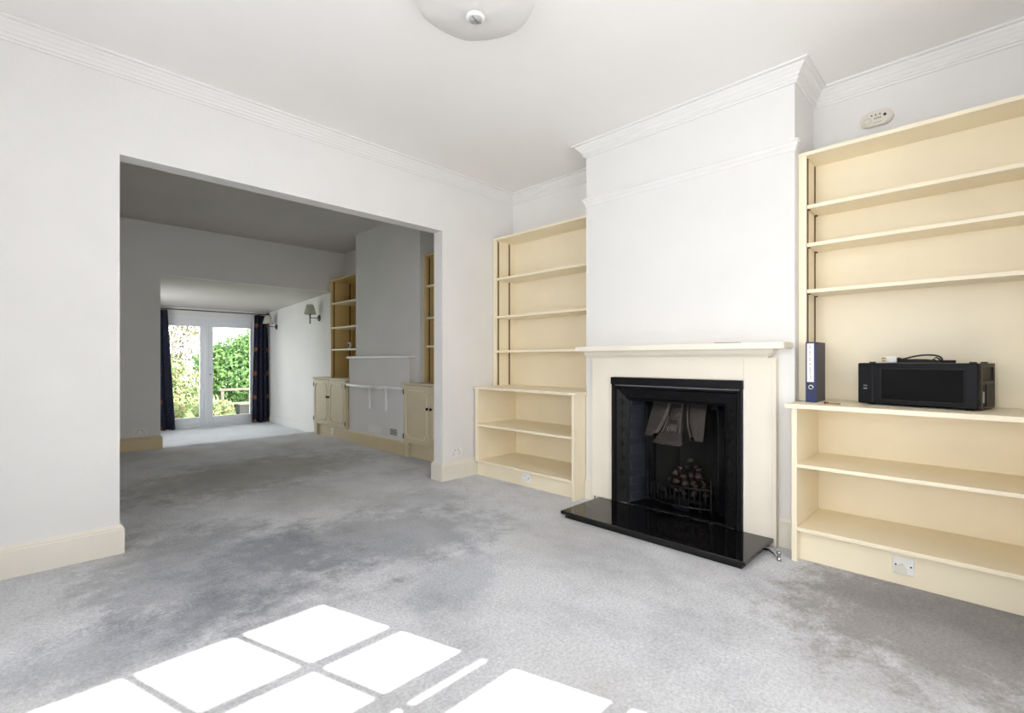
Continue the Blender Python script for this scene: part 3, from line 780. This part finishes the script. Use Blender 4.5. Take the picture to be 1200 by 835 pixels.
# socket with plug-in cover on the left plinth
PX = 3.138
t = thing('plug_socket', (PX, 2.925, .08), 'white wall socket with a plug in it on the plinth of the left shelf unit', 'socket')
MB().box(PX-.008, PX, 2.875, 2.965, .042, .122, .003).build('plate', M['plastic'], t)
MB().box(PX-.035, PX-.008, 2.915, 2.957, .055, .100, .006).build('plug', M['plastic'], t)
MB().box(PX-.012, PX-.008, 2.885, 2.900, .07, .09, .001).build('rocker_switch', M['lightgrey'], t)
def double_socket(nm, face, u0, z0_, axis, sgn, label, group=None):
    """face: wall plane; plate centred at u0,z0_ on the wall running along X"""
    t_ = thing(nm, (u0, face, z0_), label, 'socket')
    MB().box(u0-.075, u0+.075, face-.009, face, z0_-.043, z0_+.043, .003).build('plate', M['plastic'], t_)
    for s_ in (-1, 1):
        m_ = MB().box(u0+s_*.036-.003, u0+s_*.036+.003, face-.0098, face-.0085, z0_-.005, z0_+.006)
        m_.box(u0+s_*.036-.014, u0+s_*.036-.007, face-.0098, face-.0085, z0_-.022, z0_-.017).box(u0+s_*.036+.007, u0+s_*.036+.014, face-.0098, face-.0085, z0_-.022, z0_-.017)
        m_.build('pin_holes', M['dark'], t_)
        MB().box(u0+s_*.018-.006, u0+s_*.018+.006, face-.013, face-.009, z0_+.014, z0_+.032, .001).build('rocker_switch', M['lightgrey'], t_)
    return t_
double_socket('double_socket', YP, 2.885, .248, 'x', -1, 'white double socket on the bright wall just right of the opening')
double_socket('double_socket', YB, .985, .232, 'x', -1, 'white double socket on the far dim wall left of the garden doors')

# ceiling light: shallow inverted glass dish
LX, LY = 1.504, 1.735
t = thing('ceiling_light', (LX, LY, ZC), 'white shallow dish ceiling light at the top of the picture', 'ceiling light')
MB().lathe([(.0, 0), (.055, 0), (.055, -.012), (.05, -.03), (.0, -.03)], (LX, LY, ZC), 32).build('ceiling_rose', M['plastic'], t)
m = MB(); n = 48
prof = [(.04, -.120), (.10, -.112), (.18, -.092), (.25, -.066), (.283, -.048), (.288, -.040)]
rings = []
for r_, h_ in prof:
    rings.append([m.bm.verts.new((LX+r_*math.cos(2*PI*k/n), LY+r_*math.sin(2*PI*k/n), ZC+h_+ (.008*r_/.28*abs(math.sin(3*2*PI*k/n))))) for k in range(n)])
for i in range(len(prof)-1):
    for k in range(n):
        f = m.bm.faces.new((rings[i][k], rings[i][(k+1) % n], rings[i+1][(k+1) % n], rings[i+1][k])); f.smooth = True
bmesh.ops.solidify(m.bm, geom=list(m.bm.faces), thickness=.005)
m.build('glass_shade', M['glass_shade'], t)
fin = MB().lathe([(.0, -.130), (.034, -.130), (.044, -.126), (.046, -.118), (.04, -.112), (0, -.112)], (LX, LY, ZC), 32).build('finial', M['plastic'], t)
MB().lathe([(0, -.1305), (.032, -.1305), (.032, -.129), (0, -.129)], (LX, LY, ZC), 28).build('finial_cap', M['lightgrey'], fin)
m = MB(); m.box(LX-.030, LX+.030, LY-.0025, LY+.0025, ZC-.1318, ZC-.1295, rot=.35, about=(LX, LY, 0)); m.box(LX-.005, LX+.034, LY+.006, LY+.009, ZC-.1318, ZC-.1295, rot=-.25, about=(LX, LY, 0))
m.build('finial_slot', M['grey'], fin)
MB().tube([(LX, LY, ZC-.03), (LX, LY, ZC-.113)], .008, 8).build('stem', M['plastic'], t)

# ---------------------------------------------------------------- middle room furniture
def cabinet(y0, y1, label, doors, end_open):
    FXc = 3.105; t_ = thing('cupboard', (3.3, (y0+y1)/2, 0), label, 'cupboard', 'panelled alcove cupboards')
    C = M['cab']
    ym = min(y1, 4.70) if y0 < 4.7 else y1
    m_ = MB().box(FXc+.02, 3.66, y0, ym, .165, .845, .002)
    if ym < y1: m_.box(FXc+.02, 3.142, ym, y1, .165, .845)
    m_.build('carcass', C, t_)
    yt = max(y0-.018, 3.746)
    m_ = MB().box(FXc-.02, 3.66, yt, min(ym+.018, 4.71) if ym < y1 else y1+.018, .845, .868, .003)
    if ym < y1: m_.box(FXc-.02, 3.142, 4.70, y1+.018, .845, .868, .003)
    m_.build('top_board', M['cab'], t_)
    MB().box(FXc+.055, FXc+.075, y0+.0, min(y1, 4.795) if y0 < 4.7 else y1, 0, .165).box(FXc+.015, FXc+.035, y1-.092, y1, 0, .165).build('plinth', C, t_)
    for (a, b_, kn) in doors:
        d = MB().box(FXc, FXc+.02, a, b_, .175, .838, .002).build('door', C, t_)
        # raised moulding with notched corners
        i0, i1, z0_, z1_, n_ = a+.055, b_-.055, .235, .782, .045
        loop = [(i0+n_, z0_), (i1-n_, z0_), (i1-n_*.8, z0_+n_*.8), (i1, z0_+n_), (i1, z1_-n_), (i1-n_*.8, z1_-n_*.8), (i1-n_, z1_), (i0+n_, z1_), (i0+n_*.8, z1_-n_*.8), (i0, z1_-n_), (i0, z0_+n_), (i0+n_*.8, z0_+n_*.8), (i0+n_, z0_)]
        MB().tube([(FXc-.001, y_, z_) for y_, z_ in loop], .008, 6).build('panel_moulding', M['cream'], d)
        MB().lathe([(0, -.032), (.012, -.030), (.017, -.022), (.013, -.012), (.006, -.008), (.006, .002)], (FXc, kn, .59), 16, 'x').build('knob', M['knob'], d)
        hy = b_ if kn < (a+b_)/2 else a
        for z_ in (.24, .76):
            MB().box(FXc-.006, FXc+.004, hy-.008, hy+.008, z_-.03, z_+.03, .001).build('hinge', M['pewter'], d)
    return t_
cabinet(6.33, 7.40, 'pair of cream cupboard doors beside the garden room opening, under the far bookcase', [(6.87, 7.385, 6.895), (6.345, 6.863, 6.838)], True)
cabinet(3.76, 4.885, 'cream cupboard seen at the right edge of the opening, under the part-hidden bookcase', [(4.345, 4.87, 4.375), (3.775, 4.337, 4.307)], True)
def mid_bookcase(y0, y1, label):
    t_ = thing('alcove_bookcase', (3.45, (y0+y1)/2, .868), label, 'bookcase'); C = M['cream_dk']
    F, B_ = 3.285, 3.64; zt = 2.365
    MB().box(F, B_, y1-.034, y1, .868, zt-.022, .002).build('side_panel', C, t_)
    MB().box(F, B_, y0, y0+.022, .868, zt-.022, .002).build('side_panel', C, t_)
    MB().box(F-.003, B_+.012, y0, y1, zt-.022, zt, .002).build('top_panel', C, t_)
    MB().box(B_, B_+.012, y0, y1, .868, zt-.022).build('back_panel', C, t_)
    for z in (2.005, 1.632, 1.300):
        MB().box(F+.003, B_, y0+.024, y1-.036, z-.024, z, .002).build('shelf', M['cream'], t_)
    strips(F+.045, B_-.05, y1-.034, -1, .872, zt-.03, t_)
    return t_
mid_bookcase(6.30, 7.205, 'buff bookcase far back in the middle room, left of its chimney breast')
mid_bookcase(3.76, 4.705, 'narrow sliver of bookcase right of the middle room chimney breast')
# ledge over the boxed-in hearth, bracketed shelf, vents, small clock
m = MB().box(3.115, XC, 4.79, MB2+.055, 1.152, 1.182, .004)
tag(m.build('mantel_ledge', M['white'], None), 'plain white mantel ledge across the middle room chimney breast', 'ledge')
t = thing('wall_shelf', (3.05, 5.55, .8), 'white bracketed shelf under the middle room mantel ledge', 'shelf')
edge = [(3.145, 6.27)]
for k in range(13):
    f = k/12; edge.append((3.075-.085*math.sin(PI*min(1, f*1.3))**1.2 if f*1.3 < 1 else 3.075, 6.27-f*1.36))
edge.append((3.145, 4.91))
MB().prism(edge, 'z', .782, .812).build('shelf_board', M['white'], t)
for y in (5.71, 5.31):
    m = MB().box(3.12, 3.145, y-.014, y+.014, .50, .782, .003).box(3.02, 3.145, y-.013, y+.013, .772, .782, .002)
    m.build('bracket', M['white'], t)
t = thing('air_vent', (3.145, 5.59, .215), 'wide white air vent low on the middle room chimney breast', 'vent')
MB().box(3.137, 3.145, 5.42, 5.76, .185, .285, .002).build('vent_frame', M['plastic'], t)
m = MB()
for k in range(5): m.box(3.133, 3.138, 5.445, 5.735, .2+k*.015, .207+k*.015)
m.build('louvre', M['plastic'], t)
t = thing('air_vent', (3.145, 5.13, .25), 'small square grey air vent right of the wide white vent', 'vent')
MB().box(3.137, 3.145, 5.045, 5.225, .205, .305, .002).build('vent_frame', M['plastic'], t)
m = MB()
for k in range(5): m.box(3.132, 3.1375, 5.06, 5.21, .217+k*.016, .227+k*.016)
m.build('louvre', M['grey'], t)
t = thing('clock', (3.42, 6.82, 1.300), 'small round dark dial standing on the far bookcase shelf', 'clock')
MB().lathe([(0, -.02), (.030, -.02), (.046, -.016), (.05, 0), (.046, .016), (0, .016)], (3.40, 6.80, 1.352), 24, 'x').build('clock_case', M['plastic_ivory'], t)
MB().lathe([(0, -.023), (.030, -.022), (.032, -.018)], (3.40, 6.80, 1.352), 24, 'x').build('dial', M['dark'], t)
MB().box(3.38, 3.42, 6.775, 6.825, 1.300, 1.306).build('stand', M['plastic_ivory'], t)
PX = 3.16
t = thing('wall_socket', (PX, 6.84, .09), 'small white socket in the plinth under the far cupboard', 'socket')
MB().box(PX-.008, PX, 6.80, 6.88, .05, .13, .003).build('plate', M['plastic'], t)
MB().box(PX-.0095, PX-.007, 6.835, 6.845, .085, .10).build('pin_holes', M['dark'], t)

# ---------------------------------------------------------------- extension: wall lamps, curtains
def wall_lamp(y, z, label):
    t_ = thing('wall_lamp', (EX, y, z), label, 'wall lamp', 'wall lamps in the garden room')
    x = EX-.155
    MB().lathe([(0, -.03), (.018, -.028), (.036, -.016), (.052, -.012), (.055, 0)], (EX, y, z), 20, 'x').build('backplate', M['pewter'], t_)
    MB().tube([(EX-.02, y, z), (x, y, z)], .007, 8).build('arm', M['pewter'], t_)
    MB().tube([(x, y, z-.10), (x, y, z-.085), (x, y, z-.02), (x, y, z+.06)], [.012, .010, .009, .012], 10).build('candle_tube', M['pewter'], t_)
    MB().lathe([(.098, .055), (.055, .215), (.053, .215), (.096, .055)], (x, y, z), 28).build('lamp_shade', M['shade'], t_)
    return t_
wall_lamp(7.98, 1.835, 'wall lamp with pale shade nearest the far bookcase')
wall_lamp(9.95, 1.785, 'wall lamp with pale shade beside the right-hand curtain')
def curtain(x0, x1, b0, b1, y, label, waves):
    zt, zb = 2.02, EZ+.015
    nu, nv = 72, 20; m_ = MB(); uvl = m_.bm.loops.layers.uv.new('UVMap'); g = []; U = {}
    for j in range(nv+1):
        v = j/nv; row = []
        for i in range(nu+1):
            f = i/nu; a = f*waves*2*PI
            xa = x0+(x1-x0)*f; xb = b0+(b1-b0)*f
            xx = xa+(xb-xa)*v + .006*math.sin(a*.5+v*2)
            yy = y + (.026+.014*v)*math.sin(a+.4*math.sin(v*3))
            w = m_.bm.verts.new((xx, yy, zt+(zb-zt)*v+.004*math.sin(a)*(j == nv))); row.append(w)
            U[w] = (f*(abs(x1-x0))*1.25, (1-v)*(zt-zb))
        g.append(row)
    for j in range(nv):
        for i in range(nu):
            f = m_.bm.faces.new((g[j][i], g[j][i+1], g[j+1][i+1], g[j+1][i])); f.smooth = True
            for l in f.loops: l[uvl].uv = U[l.vert]
    o = m_.build('curtain', M['curtain']); tag(o, label, 'curtain', 'curtains at the garden doors')
    s_ = o.modifiers.new('thickness', 'SOLIDIFY'); s_.thickness = .004
    return o
curtain(1.33, 1.735, 1.33, 1.845, EY-.15, 'dark navy patterned curtain left of the garden doors', 4)
curtain(3.155, 3.41, 3.105, 3.43, EY-.15, 'dark navy patterned curtain right of the garden doors', 3.5)
t = thing('curtain_pole', (2.4, EY-.15, 2.045), 'dark thin curtain pole above the garden doors', 'curtain pole')
MB().tube([(1.25, EY-.15, 2.04), (3.38, EY-.15, 2.04)], .011, 10).build('pole', M['pewter'], t)
MB().lathe([(0, -.03), (.02, -.026), (.032, 0), (.02, .026), (0, .03)], (3.405, EY-.15, 2.04), 16, 'x').build('finial', M['pewter'], t)
for x in (1.5, 3.28): MB().tube([(x, EY-.15, 2.04), (x, EY, 2.04)], .007, 8).build('pole_bracket', M['pewter'], t)

# ---------------------------------------------------------------- garden
GZ = -.30
o = struct('floor_garden', MB().box(-6, 12, EY+.2, 26, GZ-.1, GZ), M['lawn'])
def foliage(name, blobs, nleaf, size, material, par, seed):
    rnd = random.Random(seed); vs = []; fs = []
    tot = sum(b_[3]**2 for b_ in blobs)
    for (cx, cy, cz_, r, sx, sz) in blobs:
        for _ in range(int(nleaf*r*r/tot)):
            while True:
                d = Vector((rnd.gauss(0, 1), rnd.gauss(0, 1), rnd.gauss(0, 1)))
                if d.length > .1: break
            d.normalize(); q = r*(.62+.42*rnd.random()**.7)
            c = Vector((cx+d.x*q*sx, cy+d.y*q*sx, cz_+d.z*q*sz))
            if c.z < GZ+.02: c.z = GZ+.02+rnd.random()*.1
            nrm = (d + Vector((rnd.uniform(-.8, .8), rnd.uniform(-.8, .8), rnd.uniform(-.2, .9)))).normalized()
            a = nrm.orthogonal().normalized(); a.rotate(Matrix.Rotation(rnd.uniform(0, 6.28), 3, nrm)); b2 = nrm.cross(a)
            L_ = size*rnd.uniform(.6, 1.3); w_ = L_*.42; k = len(vs)
            dr = Vector((0, 0, -L_*.18))
            vs += [c-a*L_*.5, c-a*.05*L_+b2*w_*.5+nrm*.08*L_, c+a*L_*.5+dr, c-a*.05*L_-b2*w_*.5+nrm*.08*L_]
            fs += [(k, k+1, k+2), (k, k+2, k+3)]
    me = bpy.data.meshes.new(name); me.from_pydata(vs, [], fs); me.materials.append(material)
    o_ = bpy.data.objects.new(name, me); COL.objects.link(o_); o_.parent = par; o_.matrix_parent_inverse = parent_world(par).inverted()
    return o_
def stems(par, base, tips, r0):
    m_ = MB()
    for tp in tips:
        b_ = Vector(base)+Vector((random.uniform(-.08, .08), random.uniform(-.08, .08), 0)); tp = Vector(tp); mid = (b_+tp)*.5+Vector((random.uniform(-.1, .1), 0, .1))
        m_.tube([b_, mid, tp], [r0, r0*.7, r0*.25], 6)
    return m_.build('stem', M['bark'], par)
t = thing('leafy_tree', (4.7, 15.2, GZ), 'big leafy green tree seen through the right-hand door pane', 'tree')
foliage('foliage', [(4.45, 15.2, .55, .85, 1, .9), (4.95, 15.4, 1.25, .9, 1, .95), (4.0, 15.4, .75, .75, 1, 1.0), (4.8, 15.1, .1, .8, 1, .8), (5.4, 15.3, 1.55, .9, 1, 1), (3.75, 15.6, 1.1, .55, 1, .8), (5.5, 15.0, .4, .9, 1, 1), (4.3, 15.5, 1.35, .6, 1, .8)], 13000, .15, M['leaf_green'], t, 1)
stems(t, (4.6, 15.3, GZ), [(4.3, 15.2, .6), (4.9, 15.4, 1.3), (5.4, 15.3, 1.5), (3.8, 15.5, .9)], .05)
t = thing('low_shrub', (3.2, 12.9, GZ), 'low pale green shrub just outside the right-hand door pane', 'shrub')
foliage('foliage', [(3.02, 12.95, -.1, .30, 1, .8), (3.30, 13.0, .0, .22, 1, .8), (2.9, 13.1, -.05, .22, 1, .9)], 1500, .085, M['leaf_pale'], t, 2)
stems(t, (3.1, 13.0, GZ), [(3.0, 12.95, -.05), (3.25, 13.0, 0.0)], .02)
t = thing('flowering_shrub', (2.3, 13.6, GZ), 'pinkish flowering shrub low behind the left-hand door pane', 'shrub')
foliage('foliage', [(2.2, 13.5, .0, .42, 1, .8), (2.55, 14.2, .2, .5, 1, .9), (1.9, 13.7, .05, .5, 1, .8), (2.75, 14.4, .55, .45, 1, .8), (2.2, 14.3, .6, .45, 1, .8), (2.5, 14.6, .9, .4, 1, .7)], 5200, .10, M['leaf_pale'], t, 3)
stems(t, (2.3, 13.9, GZ), [(2.2, 13.6, .2), (2.7, 14.3, .5), (2.1, 14.1, .5)], .025)
t = thing('sparse_tree', (2.9, 17.5, GZ), 'thin sparse tree against the white sky in the left-hand door pane', 'tree')
foliage('foliage', [(2.6, 17.4, 1.3, .8, 1, 1), (3.2, 17.6, 1.7, .8, 1, .9), (2.9, 17.2, 2.2, .9, 1, .8), (3.7, 18.2, 2.4, .8, 1, .8), (2.5, 17.6, 1.0, .7, 1, .8), (3.3, 17.4, .9, .6, 1, .8)], 2300, .12, M['leaf_olive'], t, 4)
stems(t, (2.9, 17.6, GZ), [(2.5, 17.4, 1.5), (3.2, 17.6, 2.1), (2.9, 17.3, 2.4), (3.6, 18, 2.3)], .022)
t = thing('garden_bench', (4.0, 13.8, GZ), 'pale weathered garden bench among leaves outside the right-hand door pane', 'bench')
m = MB()
for x in (3.50, 4.15, 4.75): m.box(x-.035, x+.035, 13.86, 13.93, GZ, .40, .004)
m.build('post', M['stone'], t)
MB().box(3.42, 4.85, 13.85, 13.94, .34, .40, .004).build('back_rail', M['stone'], t)
MB().box(3.46, 4.80, 13.55, 13.85, .0, .04, .004).build('seat', M['stone'], t)
t = thing('planter_box', (3.75, 13.0, GZ), 'dark square planter box outside, low in the right-hand door pane', 'planter')
MB().box(3.58, 3.92, 12.75, 13.05, GZ, .06, .006).build('box', M['planter'], t)
MB().box(3.60, 3.90, 12.77, 13.03, .045, .062).build('soil', M['bark'], t)

# ---------------------------------------------------------------- light
w = bpy.data.worlds.new('sky'); S.world = w; w.use_nodes = True
bg = w.node_tree.nodes['Background']; bg.inputs['Color'].default_value = (.985, .99, 1.0, 1); bg.inputs['Strength'].default_value = 6.5
sun = bpy.data.lights.new('sun', 'SUN'); sun.energy = 21; sun.angle = math.radians(.36); sun.color = (1, .97, .92)
so = bpy.data.objects.new('sun', sun); COL.objects.link(so)
el = math.atan(.82)
d = Vector((-.298*math.cos(el), .955*math.cos(el), -math.sin(el))).normalized()
so.rotation_euler = d.to_track_quat('-Z', 'Y').to_euler(); so.location = (6, -10, 8)
def portal(name, loc_, rot, sx, sy):
    l = bpy.data.lights.new(name, 'AREA'); l.shape = 'RECTANGLE'; l.size = sx; l.size_y = sy; l.cycles.is_portal = True
    o_ = bpy.data.objects.new(name, l); COL.objects.link(o_); o_.location = loc_; o_.rotation_euler = rot
portal('bay_portal', ((BW0+BW1)/2, BY-.08, 1.5), (PI/2, 0, 0), BW1-BW0, 2.1)
portal('bay_side_portal', (BL-.08, (BY+YF)/2-.05, 1.5), (PI/2, 0, -PI/2), .34, 2.1)
portal('left_portal', (XL-.09, (LW[0]+LW[1])/2, (LW[2]+LW[3])/2), (PI/2, 0, -PI/2), LW[1]-LW[0], LW[3]-LW[2])
portal('side_portal', (.91, 9.1, (EW[2]+EW[3])/2), (PI/2, 0, -PI/2), EW[1]-EW[0], EW[3]-EW[2])
portal('door_portal', ((DX0+DX1)/2, EY+.12, .9), (PI/2, 0, PI), DX1-DX0, 2.0)

# ---------------------------------------------------------------- camera
cam = bpy.data.cameras.new('camera'); co = bpy.data.objects.new('camera', cam); COL.objects.link(co)
cam.sensor_width = 36; cam.lens = 561.78/1200*36; cam.shift_y = 4.24/1200; cam.clip_start = .02
co.location = (0, 0, H); co.rotation_euler = (PI/2, 0, -math.radians(45.28))
S.camera = co
S.view_settings.view_transform = 'Standard'; S.view_settings.look = 'None'
S.view_settings.exposure = .03; S.view_settings.gamma = 1; S.view_settings.use_curve_mapping = False
S.cycles.max_bounces = 12; S.cycles.diffuse_bounces = 8; S.cycles.use_denoising = True
